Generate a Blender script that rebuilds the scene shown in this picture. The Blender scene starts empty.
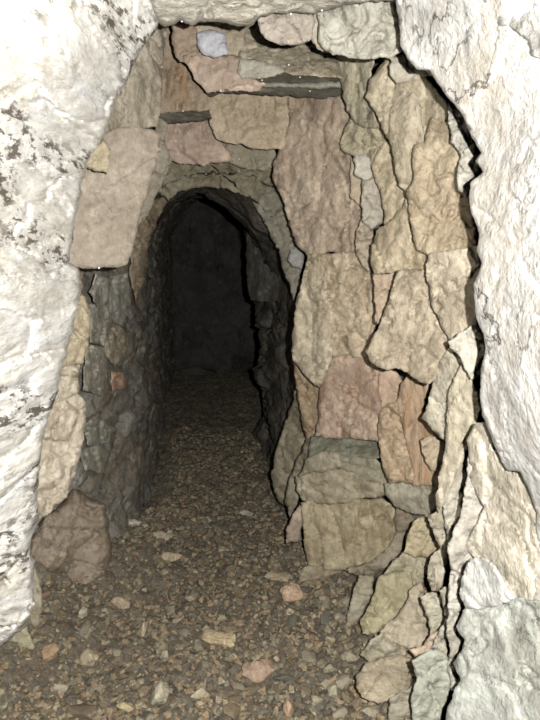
import bpy, bmesh, math, random
import numpy as np
from mathutils import Vector, noise, geometry, Euler, Matrix

random.seed(7)
COL = bpy.context.scene.collection
# ------------------------------------------------------------------ camera frame
F, CX, CY = 680.0, 270.0, 360.0
CAM = Vector((0, 0, 1.3)); PITCH = math.radians(9.2)
CP, SP = math.cos(PITCH), math.sin(PITCH)

def ray(px, py):
    u, v = (px - CX) / F, (CY - py) / F
    return Vector((u, CP + v * SP, -SP + v * CP))

def at(px, py, Y):                       # the point seen at a pixel, at distance Y down the passage
    r = ray(px, py)
    return CAM + r * (Y / r.y)

def lin(c):
    c = c / 255.0
    return c / 12.92 if c <= .04045 else ((c + .055) / 1.055) ** 2.4

def tag(o, label=None, cat=None, group=None, kind=None):
    if label: o['label'] = label
    if cat: o['category'] = cat
    if group: o['group'] = group
    o['kind'] = kind or 'thing'
    return o

# ------------------------------------------------------------------ rock materials
def nd(nt, t, loc=(0, 0), **kw):
    n = nt.nodes.new(t)
    for k, v in kw.items(): setattr(n, k, v)
    return n

def rock_mat(name, c1, c2=None, stain=None, stain_amt=0.0, dark=.35, scale=1.0, bump=.5, stretch=(1, 1, 1), rot=(0, 0, 0), rough=.8, spec=.25, attr=False, rnd=0.0, streak=None):
    m = bpy.data.materials.new(name); m.use_nodes = True
    nt = m.node_tree; L = nt.links.new
    for n in list(nt.nodes): nt.nodes.remove(n)
    out = nd(nt, 'ShaderNodeOutputMaterial'); bs = nd(nt, 'ShaderNodeBsdfPrincipled')
    L(bs.outputs[0], out.inputs[0])
    bs.inputs['Roughness'].default_value = rough
    bs.inputs['Specular IOR Level'].default_value = spec
    tc = nd(nt, 'ShaderNodeTexCoord'); mp = nd(nt, 'ShaderNodeMapping')
    mp.inputs['Scale'].default_value = stretch; mp.inputs['Rotation'].default_value = rot
    L(tc.outputs['Object'], mp.inputs['Vector'])
    def ns(sc, det, ro=.55, dist=0.0, lac=2.0):
        n = nd(nt, 'ShaderNodeTexNoise'); n.inputs['Scale'].default_value = sc * scale
        n.inputs['Detail'].default_value = det; n.inputs['Roughness'].default_value = ro
        n.inputs['Distortion'].default_value = dist
        L(mp.outputs[0], n.inputs['Vector']); return n.outputs['Fac']
    def ramp(src, a, b, inv=False):
        r = nd(nt, 'ShaderNodeMapRange'); r.clamp = True
        r.inputs['From Min'].default_value = a; r.inputs['From Max'].default_value = b
        if inv: r.inputs['To Min'].default_value = 1; r.inputs['To Max'].default_value = 0
        L(src, r.inputs['Value']); return r.outputs[0]
    def mul(s, k):
        r = nd(nt, 'ShaderNodeMath', operation='MULTIPLY'); L(s, r.inputs[0]); r.inputs[1].default_value = k; return r.outputs[0]
    def mix(f, a, b, mode='MIX'):
        x = nd(nt, 'ShaderNodeMix', data_type='RGBA', blend_type=mode)
        if isinstance(f, (int, float)): x.inputs[0].default_value = f
        else: L(f, x.inputs[0])
        for s, k in ((a, 6), (b, 7)):
            if isinstance(s, tuple): x.inputs[k].default_value = (*s, 1)
            else: L(s, x.inputs[k])
        return x.outputs[2]
    if c2 is None: c2 = tuple(v * .62 for v in c1)
    if attr:
        a = nd(nt, 'ShaderNodeAttribute'); a.attribute_name = 'tone'; base = a.outputs['Color']
        col = mix(ramp(ns(26, 4), .35, .7), base, mix(1.0, base, c2, 'MULTIPLY'))
    else:
        col = mix(ramp(ns(6, 6, .62), .40, .62), c1, c2)
        col = mix(mul(ramp(ns(13, 5, .65), .54, .66), .7), col, tuple(min(.85, v * 1.35) for v in c1))
    fine = ns(38, 6, .68)
    col = mix(mul(ramp(fine, .38, .62, True), .6), col, mix(1.0, col, (.55, .53, .5), 'MULTIPLY'))
    if stain:
        col = mix(mul(ramp(ns(6.5, 5, .6, .6), .47, .66), stain_amt), col, stain)
    # dirt sitting in thin wandering seams
    if dark > 0:
        w = ns(7, 6, .6, .25)
        ab = nd(nt, 'ShaderNodeMath', operation='ABSOLUTE')
        sb = nd(nt, 'ShaderNodeMath', operation='SUBTRACT'); L(w, sb.inputs[0]); sb.inputs[1].default_value = .5
        L(sb.outputs[0], ab.inputs[0])
        seam = ramp(ab.outputs[0], .0, .014, True)
        gate = ramp(ns(4.2, 3), .45, .62)
        g2 = nd(nt, 'ShaderNodeMath', operation='MULTIPLY'); L(seam, g2.inputs[0]); L(gate, g2.inputs[1])
        col = mix(mul(g2.outputs[0], dark), col, (.06, .05, .04))
    if streak:                                   # dirt packed in the bedding of the rock
        m2 = nd(nt, 'ShaderNodeMapping', vector_type='TEXTURE'); m2.inputs['Rotation'].default_value = streak[0]; m2.inputs['Scale'].default_value = streak[1]
        L(tc.outputs['Object'], m2.inputs['Vector'])
        n1 = nd(nt, 'ShaderNodeTexNoise'); n1.inputs['Scale'].default_value = streak[2]; n1.inputs['Detail'].default_value = 7; n1.inputs['Roughness'].default_value = .68
        L(m2.outputs[0], n1.inputs['Vector'])
        g3 = nd(nt, 'ShaderNodeMath', operation='MULTIPLY'); L(ramp(n1.outputs['Fac'], .51, .565), g3.inputs[0]); L(ramp(ns(5.5, 3), .46, .56), g3.inputs[1])
        col = mix(mul(g3.outputs[0], streak[3]), col, (.10, .08, .06))
    if rnd:
        oi = nd(nt, 'ShaderNodeObjectInfo')
        hv = nd(nt, 'ShaderNodeHueSaturation'); r = nd(nt, 'ShaderNodeMapRange')
        r.inputs['To Min'].default_value = 1 - rnd; r.inputs['To Max'].default_value = 1 + rnd
        L(oi.outputs['Random'], r.inputs[0]); L(r.outputs[0], hv.inputs['Value']); L(col, hv.inputs['Color']); col = hv.outputs[0]
    L(col, bs.inputs['Base Color'])
    # relief finer than the mesh
    h = nd(nt, 'ShaderNodeMath', operation='ADD'); L(mul(ns(16, 8, .62, .15), 1.2), h.inputs[0]); L(mul(fine, .5), h.inputs[1])
    b1 = nd(nt, 'ShaderNodeBump'); b1.inputs['Strength'].default_value = bump; b1.inputs['Distance'].default_value = .034 / scale
    L(h.outputs[0], b1.inputs['Height'])
    b2 = nd(nt, 'ShaderNodeBump'); b2.inputs['Strength'].default_value = bump; b2.inputs['Distance'].default_value = .004
    L(ns(140, 3), b2.inputs['Height']); L(b1.outputs[0], b2.inputs['Normal'])
    L(b2.outputs[0], bs.inputs['Normal'])
    return m

MATS = {}
def tone(rgb, lum):                      # a stone colour of a given reflectance from its hue
    g = sum(rgb) / 3; rgb = [g + (v - g) * .74 for v in rgb]
    c = [lin(v) for v in rgb]; l = .3 * c[0] + .6 * c[1] + .1 * c[2]
    return tuple(min(.85, v * lum / l) for v in c)

def mat_for(rgb, lum, **kw):
    k = (rgb, round(lum, 2), tuple(sorted(kw.items())))
    if k not in MATS:
        c1 = tone(rgb, lum)
        kw = dict(kw)
        MATS[k] = rock_mat('rock_%d' % len(MATS), c1, tone((rgb[0] - 2, rgb[1] - 6, rgb[2] - 11), lum * .6), **kw)
    return MATS[k]

# ------------------------------------------------------------------ rock relief
def facet(q):
    d, pts = noise.voronoi(q)
    c = pts[0]
    hv = noise.noise_vector(c * 3.7 + Vector((5, 3, 9)))
    return hv.dot(q - c) * .9 + hv.x * .45, d[1] - d[0]

def relief(p, sc, seed, aniso=None):
    q = p + Vector((seed * 1.37, seed * 2.11, seed * .73))
    if aniso: q = Vector((q.x * aniso[0], q.y * aniso[1], q.z * aniso[2]))
    w = noise.noise_vector(q * sc * .9) * .35
    f1, e1 = facet(q * sc + w)
    f2, e2 = facet(q * sc * 2.9 + w * 1.5)
    n = noise.fractal(q * sc * 1.6, 1.0, 2.1, 4)
    r = noise.fractal(q * sc * 7, .9, 2.1, 3)
    ck = abs(noise.fractal(q * sc * .55 + Vector((3, 8, 1)), 1.0, 2.2, 4))
    ck = .45 * (1 - ck / .035) if ck < .035 else 0
    return f1 * .85 + f2 * .24 + n * .42 + r * .09 - (.18 if e1 < .07 else 0) - ck

def resample(poly, step, jit, seed):
    out = []
    n = len(poly)
    for i in range(n):
        a, b = Vector(poly[i]), Vector(poly[(i + 1) % n])
        k = max(1, int(round((b - a).length / step)))
        nrm = Vector((-(b - a).y, (b - a).x)); nrm = nrm.normalized() if nrm.length else nrm
        for j in range(k):
            p = a.lerp(b, j / k)
            o = noise.fractal(Vector((p.x * .11, p.y * .11, seed)), .8, 2.2, 3) * jit
            o += noise.noise(Vector((p.x * .5, p.y * .5, seed + 9))) * jit * .5
            out.append(p + nrm * o)
    return out

def grow(poly, d):
    n = len(poly); area = sum(poly[i][0] * poly[(i + 1) % n][1] - poly[(i + 1) % n][0] * poly[i][1] for i in range(n))
    s = 1 if area > 0 else -1
    res = []
    for i in range(n):
        a, b, c = Vector(poly[i - 1]), Vector(poly[i]), Vector(poly[(i + 1) % n])
        n1 = Vector(((b - a).y, -(b - a).x)).normalized() * s; n2 = Vector(((c - b).y, -(c - b).x)).normalized() * s
        m = n1 + n2
        m = m.normalized() if m.length > 1e-4 else n1
        res.append(b + m * d)
    return res

def seg_dist(P, B):
    A = B; C = np.roll(B, -1, axis=0)
    out = np.full(len(P), 1e9)
    for a, c in zip(A, C):
        ab = c - a; L2 = (ab ** 2).sum() + 1e-12
        t = np.clip(((P - a) @ ab) / L2, 0, 1)
        d = np.hypot(*(P - (a + t[:, None] * ab)).T)
        np.minimum(out, d, out=out)
    return out

def inside(P, B):
    x, y = P[:, 0], P[:, 1]; r = np.zeros(len(P), bool)
    for (x1, y1), (x2, y2) in zip(B, np.roll(B, -1, axis=0)):
        c = ((y1 > y) != (y2 > y))
        r ^= c & (x < (x2 - x1) * (y - y1) / (y2 - y1 + 1e-12) + x1)
    return r

COUNT = [0]
def rock(name, poly, D, mat, thick=.25, gx=0., gy=0., amp=.028, sc=6.0, rr=2.5, edge=.006, step=1.9, jit=1.5, grow_by=1.3, ctrl=None, aniso=None, bulge=.0, smooth=True, seed=None):
    """A solid rock: a face whose outline is POLY at distance D (or through the distances in CTRL), weathered
    and rounded off towards its edges, with THICK of stone behind it."""
    COUNT[0] += 1
    seed = COUNT[0] * 3.17 if seed is None else seed
    poly = grow(poly, grow_by)
    B = resample(poly, step, jit, seed)
    Bn = np.array([(b.x, b.y) for b in B])
    x0, y0 = Bn.min(0); x1, y1 = Bn.max(0)
    rng = np.random.default_rng(int(seed * 100))
    gxs, gys = np.meshgrid(np.arange(x0 + step * .5, x1, step), np.arange(y0 + step * .5, y1, step * .9))
    G = np.stack([gxs.ravel(), gys.ravel()], 1)
    G = G + rng.uniform(-.3, .3, G.shape) * step
    G = G[inside(G, Bn)]
    if len(G):
        dd = seg_dist(G, Bn); G = G[dd > step * .6]; dd = dd[dd > step * .6]
    pts = [Vector(b) for b in B] + [Vector(g) for g in G]
    dist = [0.0] * len(B) + [float(v) for v in (dd if len(G) else [])]
    nb = len(B)
    vs, es, fs, ov, oe, of = geometry.delaunay_2d_cdt(pts, [(i, (i + 1) % nb) for i in range(nb)], [], 0, 1e-5, True)
    if fs:
        cen = np.array([[sum(vs[i].x for i in f) / len(f), sum(vs[i].y for i in f) / len(f)] for f in fs])
        fs = [f for f, k in zip(fs, inside(cen, Bn)) if k]
    dmap = [dist[o[0]] if o else 0.0 for o in ov]
    cx, cy = Bn.mean(0)
    half = max(2.0, max(dist))
    if ctrl: C = np.array([(a, b) for a, b, _ in ctrl], float); CD = np.array([c for _, _, c in ctrl], float)
    if ctrl:                                     # smooth surface through the surveyed distances
        ph = lambda q: np.sqrt(((C - q) ** 2).sum(1) + 1600.0)
        n = len(C); A = np.zeros((n + 3, n + 3)); A[:n, :n] = np.array([ph(q) for q in C]) - np.eye(n) * 4.0
        A[:n, n] = 1; A[:n, n + 1:] = C / 100; A[n:, :n] = A[:n, n:].T
        W = np.linalg.solve(A, np.concatenate([CD, np.zeros(3)]))
    P3 = []
    for p, d in zip(vs, dmap):
        if ctrl:
            Y = float(ph(np.array((p.x, p.y))) @ W[:n] + W[n] + W[n + 1] * p.x / 100 + W[n + 2] * p.y / 100)
            Y = min(max(Y, CD.min() - .05), CD.max() + .05)
        else:
            Y = D + gx * (p.x - cx) / 100 + gy * (p.y - cy) / 100
        q = at(p.x, p.y, Y)
        r = relief(q, sc, seed, aniso)
        k = min(1.0, d / rr); rnd = 1 - math.sqrt(max(0, 1 - (1 - k) ** 2))
        Y += -r * amp + rnd * edge + bulge * (1 - d / half) ** 2
        P3.append(at(p.x, p.y, Y))
    # boundary loop, in order
    cnt = {}
    for f in fs:
        for i in range(len(f)):
            e = (f[i], f[(i + 1) % len(f)]); k = tuple(sorted(e)); cnt.setdefault(k, []).append(e)
    bnd = [v[0] for v in cnt.values() if len(v) == 1]
    bset = sorted({i for e in bnd for i in e})
    P3v = P3
    verts = list(P3); faces = [tuple(f) for f in fs]
    nxt, prv = {}, {}
    for a, b in bnd: nxt[a] = b; prv[b] = a
    idx = {}
    for lvl, (fr, ins) in enumerate(((.35, .6), (1.0, min(4.0, half * .4)))):
        for i in bset:
            t = Vector(vs[nxt.get(i, i)]) - Vector(vs[prv.get(i, i)])
            nrm = Vector((-t.y, t.x)).normalized() if t.length > 1e-6 else Vector((0, 0))
            p = Vector(vs[i]) + nrm * ins
            Yb = (P3[i].y) + thick * fr + noise.noise(P3[i] * 9) * .02
            idx[(lvl, i)] = len(verts); verts.append(at(p.x, p.y, Yb))
    for a, b in bnd:
        faces.append((b, a, idx[(0, a)], idx[(0, b)]))
        faces.append((idx[(0, b)], idx[(0, a)], idx[(1, a)], idx[(1, b)]))
    cb = len(verts); verts.append(sum((verts[idx[(1, i)]] for i in bset), Vector()) / len(bset))
    for a, b in bnd: faces.append((idx[(1, b)], idx[(1, a)], cb))
    org = sum(P3, Vector()) / len(P3); org.z = min(v.z for v in verts)
    me = bpy.data.meshes.new(name); me.from_pydata([v - org for v in verts], [], faces); me.update()
    bm = bmesh.new(); bm.from_mesh(me); bmesh.ops.recalc_face_normals(bm, faces=bm.faces); bm.to_mesh(me); bm.free()
    if smooth:
        for f in me.polygons: f.use_smooth = True
    me.materials.append(mat)
    o = bpy.data.objects.new(name, me); o.location = org; COL.objects.link(o)
    return o

def sheet(name, nu, nv, fn, mat, smooth=True):
    vs = [fn(i / nu, j / nv) for j in range(nv + 1) for i in range(nu + 1)]
    fs = [(j * (nu + 1) + i, j * (nu + 1) + i + 1, (j + 1) * (nu + 1) + i + 1, (j + 1) * (nu + 1) + i) for j in range(nv) for i in range(nu)]
    me = bpy.data.meshes.new(name); me.from_pydata(vs, [], fs); me.update()
    if smooth:
        for f in me.polygons: f.use_smooth = True
    me.materials.append(mat)
    o = bpy.data.objects.new(name, me); COL.objects.link(o)
    return o

def curve(pts, t):
    if t <= pts[0][0]: return pts[0][1]
    for (a, va), (b, vb) in zip(pts, pts[1:]):
        if t <= b:
            k = (t - a) / (b - a); k = k * k * (3 - 2 * k) * .5 + k * .5
            return va + (vb - va) * k
    return pts[-1][1]

def sst(a, b, x):
    k = min(1, max(0, (x - a) / (b - a))); return k * k * (3 - 2 * k)

#==SETTING==
CREAM = (214, 206, 186)
M_near = rock_mat('pale_limestone', (.80, .785, .74), (.72, .69, .62), stain=(.40, .34, .26), stain_amt=.4, dark=.7, bump=.5, stretch=(1, .25, 1), streak=((0, .75, 0), (3.2, 4, 1), 60, .95))
M_near_r = rock_mat('white_limestone', (.66, .65, .625), (.58, .565, .53), stain=(.42, .36, .28), stain_amt=.5, dark=1.0, bump=.5, stretch=(1, .5, .7))
M_ledge = rock_mat('buff_limestone', (.56, .53, .45), (.44, .40, .32), stain=(.36, .30, .24), stain_amt=.4, dark=.75, bump=.9, stretch=(.6, 1, 1.3))
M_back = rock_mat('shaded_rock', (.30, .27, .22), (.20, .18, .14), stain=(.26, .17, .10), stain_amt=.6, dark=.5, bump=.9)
M_leftrear = rock_mat('grey_rubble_rock', (.33, .31, .265), (.22, .205, .17), stain=(.30, .21, .12), stain_amt=.5, dark=.7, bump=.8, stretch=(1, .35, 1))  # grey-brown base, darker than the near limestone
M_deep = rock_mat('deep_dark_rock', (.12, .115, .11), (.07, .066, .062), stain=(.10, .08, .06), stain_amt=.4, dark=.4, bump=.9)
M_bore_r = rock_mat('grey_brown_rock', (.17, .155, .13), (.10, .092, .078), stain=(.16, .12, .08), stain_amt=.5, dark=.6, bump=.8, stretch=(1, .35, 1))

o = rock('wall_left', [(-430, -90), (120, -90), (148, -10), (158, 20), (155, 30), (140, 50), (128, 75), (115, 100), (105, 130), (95, 150), (85, 165), (78, 200), (72, 235),
    (68, 262), (78, 270), (80, 290), (74, 320), (66, 350), (60, 370), (56, 392), (50, 410), (42, 440), (38, 470), (36, 500), (38, 520), (30, 535), (28, 548), (33, 560), (33, 590), (33, 605), (25, 625),
    (10, 638), (-10, 652), (-430, 800)], 1.5, M_near, thick=.3, amp=.042, sc=7, rr=6, edge=.035, step=2.0, jit=1.8,
    ctrl=[(155, 20, 1.66), (128, 75, 1.75), (105, 130, 1.8), (75, 235, 1.74), (76, 290, 1.72), (60, 370, 1.67), (45, 440, 1.62), (35, 520, 1.62), (30, 600, 1.62), (15, 635, 1.64),
          (60, 60, 1.36), (0, 0, 1.2), (40, 150, 1.48), (0, 150, 1.3), (0, 300, 1.28), (35, 280, 1.47), (30, 380, 1.5), (0, 440, 1.43), (0, 500, 1.47), (0, 560, 1.52), (80, -60, 1.3), (-100, 100, .9), (-100, 300, .9), (-100, 500, 1.15), (-220, 300, .8), (-420, 300, .56), (-420, 0, .56), (-420, 700, .7), (-100, -60, .9), (-150, 700, 1.6)], aniso=(1.0, .22, 1.0))
tag(o, 'pale overexposed rough rock wall nearest the camera, streaked with dirt', 'wall', kind='structure')

o = rock('ceiling', [(100, -130), (120, -40), (146, -8), (156, 20), (166, 27), (172, 24), (180, 19), (192, 24), (203, 21), (213, 20), (228, 22), (240, 25), (248, 26), (255, 20), (262, 15),
    (275, 12), (300, 11), (312, 13), (325, 10), (345, 4), (365, 1), (396, 0), (420, -60), (430, -130)], 1.6, M_ledge, thick=.28, amp=.045, sc=6, rr=6, edge=.05, step=2.0, jit=1.6,
    ctrl=[(160, 20, 1.66), (200, 20, 1.66), (250, 22, 1.66), (300, 10, 1.66), (350, 0, 1.62), (400, 0, 1.5), (200, -15, 1.56), (300, -15, 1.56), (130, -40, 1.42), (250, -60, 1.38), (400, -60, 1.3), (250, -125, 1.1)])
tag(o, 'rough buff rock of the roof along the top of the picture', 'ceiling', kind='structure')

o = rock('wall_right', [(396, -90), (397, 0), (400, 20), (402, 45), (408, 58), (418, 68), (430, 70), (440, 85), (452, 100), (463, 113), (470, 130), (477, 144), (483, 153), (477, 161), (484, 172), (472, 183), (470, 200),
    (473, 215), (481, 233), (478, 250), (483, 263), (475, 285), (476, 310), (480, 323), (485, 335), (487, 347), (482, 370), (481, 395), (484, 415), (495, 445), (507, 469), (521, 471), (530, 489), (538, 512), (536, 560), (533, 602), (1000, 660), (1000, -90)],
    1.2, M_near_r, thick=.22, amp=.016, sc=9, rr=3, edge=.012, step=2.0, jit=1.0,
    ctrl=[(400, 20, 1.50), (412, 60, 1.47), (440, 85, 1.39), (480, 150, 1.31), (475, 250, 1.29), (480, 350, 1.28), (484, 415, 1.28), (505, 468, 1.25), (535, 540, 1.2), (440, 0, 1.30), (520, 60, 1.12), (540, 200, 1.02), (540, 350, 1.0), (540, 450, 1.02), (650, 250, .82), (650, 500, .85), (450, -80, 1.15), (650, -60, .9), (740, 300, .7), (980, 300, .55), (980, 0, .55), (980, 600, .58)], aniso=(1.1, .35, .6))
tag(o, 'bright white rock wall nearest the camera beyond the wide black crack', 'wall', kind='structure')

# rock behind the loose blocks of the right-hand side
def f_rb(u, v):
    py = -40 + v * 830; px0 = 303 + 6 * noise.noise(Vector((py * .03, 1, 2))); px = px0 + u * (592 - px0)
    Y = curve([(262, 3.35), (300, 3.0), (360, 2.62), (420, 2.25), (470, 1.95), (520, 1.7), (600, 1.5)], px)
    Y += .12 * sst(560, 800, py) * 0 + .05
    q = at(px, py, Y)
    return at(px, py, Y - relief(q, 6, 3.3) * .035)
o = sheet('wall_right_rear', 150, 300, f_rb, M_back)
tag(o, 'dark rock seen deep in the cracks between the blocks', 'wall', kind='structure')

# the passage: side walls, roof and end beyond the squared blocks
XL = [(1.6, -1.05), (2.2, -.88), (2.6, -.70), (3.2, -.635), (3.8, -.66), (4.6, -.76), (6, -.93), (7.4, -1.02)]
XR = [(3.05, .165), (3.4, .12), (3.9, .03), (4.35, -.05), (4.6, -.07), (5.2, .02), (6, .05), (7.4, .06)]
def f_lw(u, v):
    Y = 1.75 + u ** 1.25 * 5.6; z = -.08 + v * 2.0
    x = curve(XL, Y)
    zt = curve([(1.7, 1.8), (3.0, 1.5), (3.6, 1.3), (4.6, 1.25), (7.4, 1.35)], Y)
    if z > zt: x += ((z - zt) / .5) ** 2 * .3
    x -= .10 * sst(.5, 0, z) * sst(3.4, 2.6, Y) * -1
    q = Vector((x, Y, z)); r = relief(q, 7, 5.1, (1, .3, 1))
    return Vector((x + r * .05, Y + noise.noise(q * 5) * .02, z))
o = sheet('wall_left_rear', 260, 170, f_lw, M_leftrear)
tag(o, 'dim rubbly rock wall of the passage below and behind the leaning slab', 'wall', kind='structure')
def f_rw(u, v):
    Y = 3.05 + u * 4.3; z = -.08 + v * 1.9
    x = curve(XR, Y) + .06 * noise.noise(Vector((3.3, Y * 1.5, z * 3.2)))
    # a projecting panel of rock half way in, cut away below
    zt = curve([(3.0, 1.15), (3.6, 1.12), (4.6, 1.25), (7.4, 1.35)], Y)
    if z > zt: x -= ((z - zt) / .5) ** 1.6 * .42
    q = Vector((x, Y, z)); r = relief(q, 7, 8.4, (1, .3, .6))
    return Vector((x - r * (.05 + .05 * sst(3.9, 4.4, Y)), Y, z + noise.noise(q * 6) * .015))
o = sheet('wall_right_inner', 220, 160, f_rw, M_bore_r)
tag(o, 'dark brown rock wall of the far passage beside the black opening', 'wall', kind='structure')
def f_ct(u, v):
    Y = 3.05 + u * 4.4; x = -1.15 + v * 1.4
    xl, xr = curve(XL, Y), curve(XR, Y)
    zc = curve([(3.0, 1.63), (3.5, 1.60), (4.6, 1.66), (6, 1.78), (7.4, 1.85)], Y)
    c = (x - (xl + xr) / 2) / ((xr - xl) / 2)
    z = zc - .22 * min(1.6, abs(c)) ** 2.4
    q = Vector((x, Y, z)); r = relief(q, 6, 12.4)
    return Vector((x, Y, z - r * .045))
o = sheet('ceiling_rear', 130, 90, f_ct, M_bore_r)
tag(o, 'arched dark rock roof of the far passage', 'ceiling', kind='structure')
def f_bk(u, v):
    x = -1.25 + u * 1.6; z = -.15 + v * 2.3
    Y = 7.1 + .3 * sst(-.2, .05, x)
    q = Vector((x, Y, z)); r = relief(q, 3.2, 2.4, (1, 1, .45))
    return Vector((x, Y - r * .09, z))
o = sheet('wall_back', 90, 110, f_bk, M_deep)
tag(o, 'black end of the passage barely lit', 'wall', kind='structure')

# floor of trodden stone chips, banked up along both sides
def floor_h(x, y):
    l = curve(XL, y); h = .20 * sst(l + .42, l - .02, x) * sst(3.6, 2.4, y)
    rr_ = curve([(1.4, .12), (2.2, .18), (2.8, .12), (3.2, .02)], y)
    h += .24 * sst(rr_ + .04, rr_ + .45, x) * sst(3.2, 2.6, y)
    h += .05 * noise.noise(Vector((x * 2.1, y * 1.6, 4.0))) + .018 * noise.fractal(Vector((x * 9, y * 9, 1.0)), .8, 2.1, 4)
    h += .04 * sst(5.2, 6.6, y)
    return h
M_floor = rock_mat('trodden_grit', (.25, .22, .165), (.18, .157, .115), stain=(.17, .12, .075), stain_amt=.5, dark=.3, scale=3.2, bump=1.0, rough=.7, spec=.35)
def f_fl(u, v):
    y = 1.15 + (v ** 1.6) * 6.35; x = -1.25 + u * 2.2
    q = Vector((x, y, 0))
    d, pts = noise.voronoi(q * 26 + noise.noise_vector(q * 14) * .4)
    d2, p2 = noise.voronoi(q * 60)
    z = floor_h(x, y) + .012 * (d[1] - d[0]) + .012 * noise.noise(pts[0] * 3.3) + .005 * noise.noise(p2[0] * 3.1)
    return Vector((x, y, z))
o = sheet('floor', 330, 420, f_fl, M_floor, smooth=False)
tag(o, 'brown trodden floor of grit and stone chips', 'floor', kind='structure')

#==BLOCKS==
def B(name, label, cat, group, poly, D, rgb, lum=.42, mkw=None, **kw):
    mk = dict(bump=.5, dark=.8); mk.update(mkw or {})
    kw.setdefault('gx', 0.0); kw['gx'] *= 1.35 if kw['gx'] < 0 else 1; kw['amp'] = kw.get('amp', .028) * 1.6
    o = rock(name, poly, D, mat_for(rgb, min(.78, lum * 1.28 * min(1, (D / 2.6) ** .3)), **mk), **kw)  # nearer blocks get a darker colour, offsetting the flash falloff
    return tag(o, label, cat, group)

RW = dict(gx=-.32)
G_R = 'stone blocks of the fractured side wall'; G_T = 'stones over the passage mouth'; G_B = 'boulders banked against the side wall'; G_S = 'stones along the edge of the pale wall'
RUST = dict(stain=(.34, .17, .08), stain_amt=.85)

# --- over the passage
B('roof_block', 'pinkish oblong block jutting down from the roof with a black shadow under it', 'stone block', G_T,
  [(258, 18), (265, 14), (290, 12), (312, 12), (314, 22), (311, 38), (306, 42), (296, 45), (283, 44), (270, 40), (262, 33)], 1.78, (190, 176, 158), .33, thick=.35, amp=.02)
B('roof_block', 'broad grey-buff roof block beside the top of the wide black crack', 'stone block', G_T,
  [(318, 13), (325, 10), (345, 3), (365, -6), (396, -6), (399, 20), (403, 50), (392, 56), (372, 58), (350, 57), (330, 52), (322, 46), (319, 36), (320, 25)], 1.72, (184, 180, 162), .38, thick=.32, gx=-.1, amp=.03)
B('stone_wedge', 'narrow grey wedge of rock between the pinkish roof block and the broad roof block', 'stone', G_T,
  [(313, 12), (319, 13), (321, 28), (321, 44), (328, 52), (318, 47), (311, 38), (313, 24)], 1.85, (150, 142, 122), .36, thick=.3)
B('stone_slab', 'smooth sloping buff slab under the pinkish roof block', 'stone slab', G_T,
  [(242, 27), (256, 22), (270, 26), (300, 32), (325, 48), (337, 60), (343, 78), (320, 76), (290, 73), (285, 71), (275, 67), (255, 62), (240, 58), (239, 52), (243, 42)], 2.32, (150, 138, 114), .34, thick=.3, amp=.02, gy=-.35)
B('stone_slab', 'thin pale-grey sliver of stone lying on the dark shelf over the passage', 'stone slab', G_T,
  [(240, 59), (255, 61), (275, 66), (287, 70), (272, 76), (255, 78), (243, 77), (239, 71)], 2.26, (150, 144, 128), .36, thick=.2, amp=.012)
B('pale_stone', 'small blue-grey squarish stone wedged under the roof ledge', 'stone', G_T,
  [(198, 34), (209, 30), (223, 34), (227, 40), (226, 53), (215, 56), (203, 54), (199, 46)], 2.20, (178, 179, 185), .46, thick=.2, amp=.012, mkw=dict(dark=.1))
B('stone_block', 'brown jagged block in the roof corner left of the blue-grey stone', 'stone block', G_T,
  [(172, 25), (180, 21), (190, 24), (196, 30), (198, 45), (201, 54), (190, 55), (187, 63), (179, 60), (174, 48), (173, 33)], 2.27, (125, 108, 90), .26, thick=.25)
B('stone_block', 'buff stone behind and above the blue-grey squarish stone', 'stone block', G_T,
  [(194, 20), (210, 18), (235, 20), (246, 24), (243, 45), (240, 59), (230, 60), (215, 58), (200, 55), (196, 40)], 2.32, (142, 130, 108), .32, thick=.2, amp=.02)
B('lintel_stone', 'warm brown block under the blue-grey stone with a ragged lower edge', 'stone block', G_T,
  [(186, 55), (200, 53), (217, 56), (240, 57), (242, 74), (252, 80), (264, 84), (260, 90), (237, 90), (215, 91), (208, 92), (200, 84), (194, 74), (187, 63)], 2.30, (150, 130, 112), .34, thick=.3, amp=.025)
B('stone_shelf', 'dark grey-green horizontal shelf of rock with a pale line along its middle', 'stone shelf', G_T,
  [(243, 79), (272, 76), (288, 71), (320, 74), (340, 77), (345, 84), (344, 97), (320, 98), (290, 95), (260, 93), (235, 92), (208, 95), (205, 91), (215, 90), (240, 88), (262, 87)], 2.42, (108, 106, 92), .16, thick=.3, gy=.9, amp=.012, mkw=dict(dark=.7), aniso=(.25, 1, 2))
B('stone_strip', 'pale thin band of rock along the middle of the dark shelf', 'stone', G_T,
  [(262, 83), (290, 84), (320, 84), (340, 82), (341, 86), (320, 88), (290, 87), (264, 86)], 2.36, (132, 128, 112), .24, thick=.1, amp=.006, rr=2, edge=.012)
B('stone_block', 'rust-brown upright face in the corner above the leaning slab', 'stone block', G_T,
  [(157, 26), (168, 28), (173, 36), (176, 50), (182, 62), (190, 68), (200, 86), (206, 95), (210, 110), (200, 110), (180, 110), (158, 113), (156, 80)], 2.52, (128, 112, 90), .25, thick=.3, mkw=RUST, aniso=(1.4, 1, .5))
B('stone_shelf', 'dark narrow shelf under the rust-brown upright face', 'stone shelf', G_T,
  [(154, 113), (180, 109), (207, 108), (211, 118), (190, 121), (165, 123), (155, 120)], 2.60, (86, 82, 70), .13, thick=.25, gy=.6, amp=.012)
B('lintel_stone', 'large buff lintel stone spanning over the passage under the dark shelf', 'stone block', G_T,
  [(205, 94), (235, 92), (260, 92), (289, 96), (292, 120), (290, 135), (286, 148), (265, 149), (250, 147), (243, 143), (225, 142), (217, 138), (212, 125), (208, 108)], 2.68, (144, 128, 104), .35, thick=.35, amp=.022)
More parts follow.
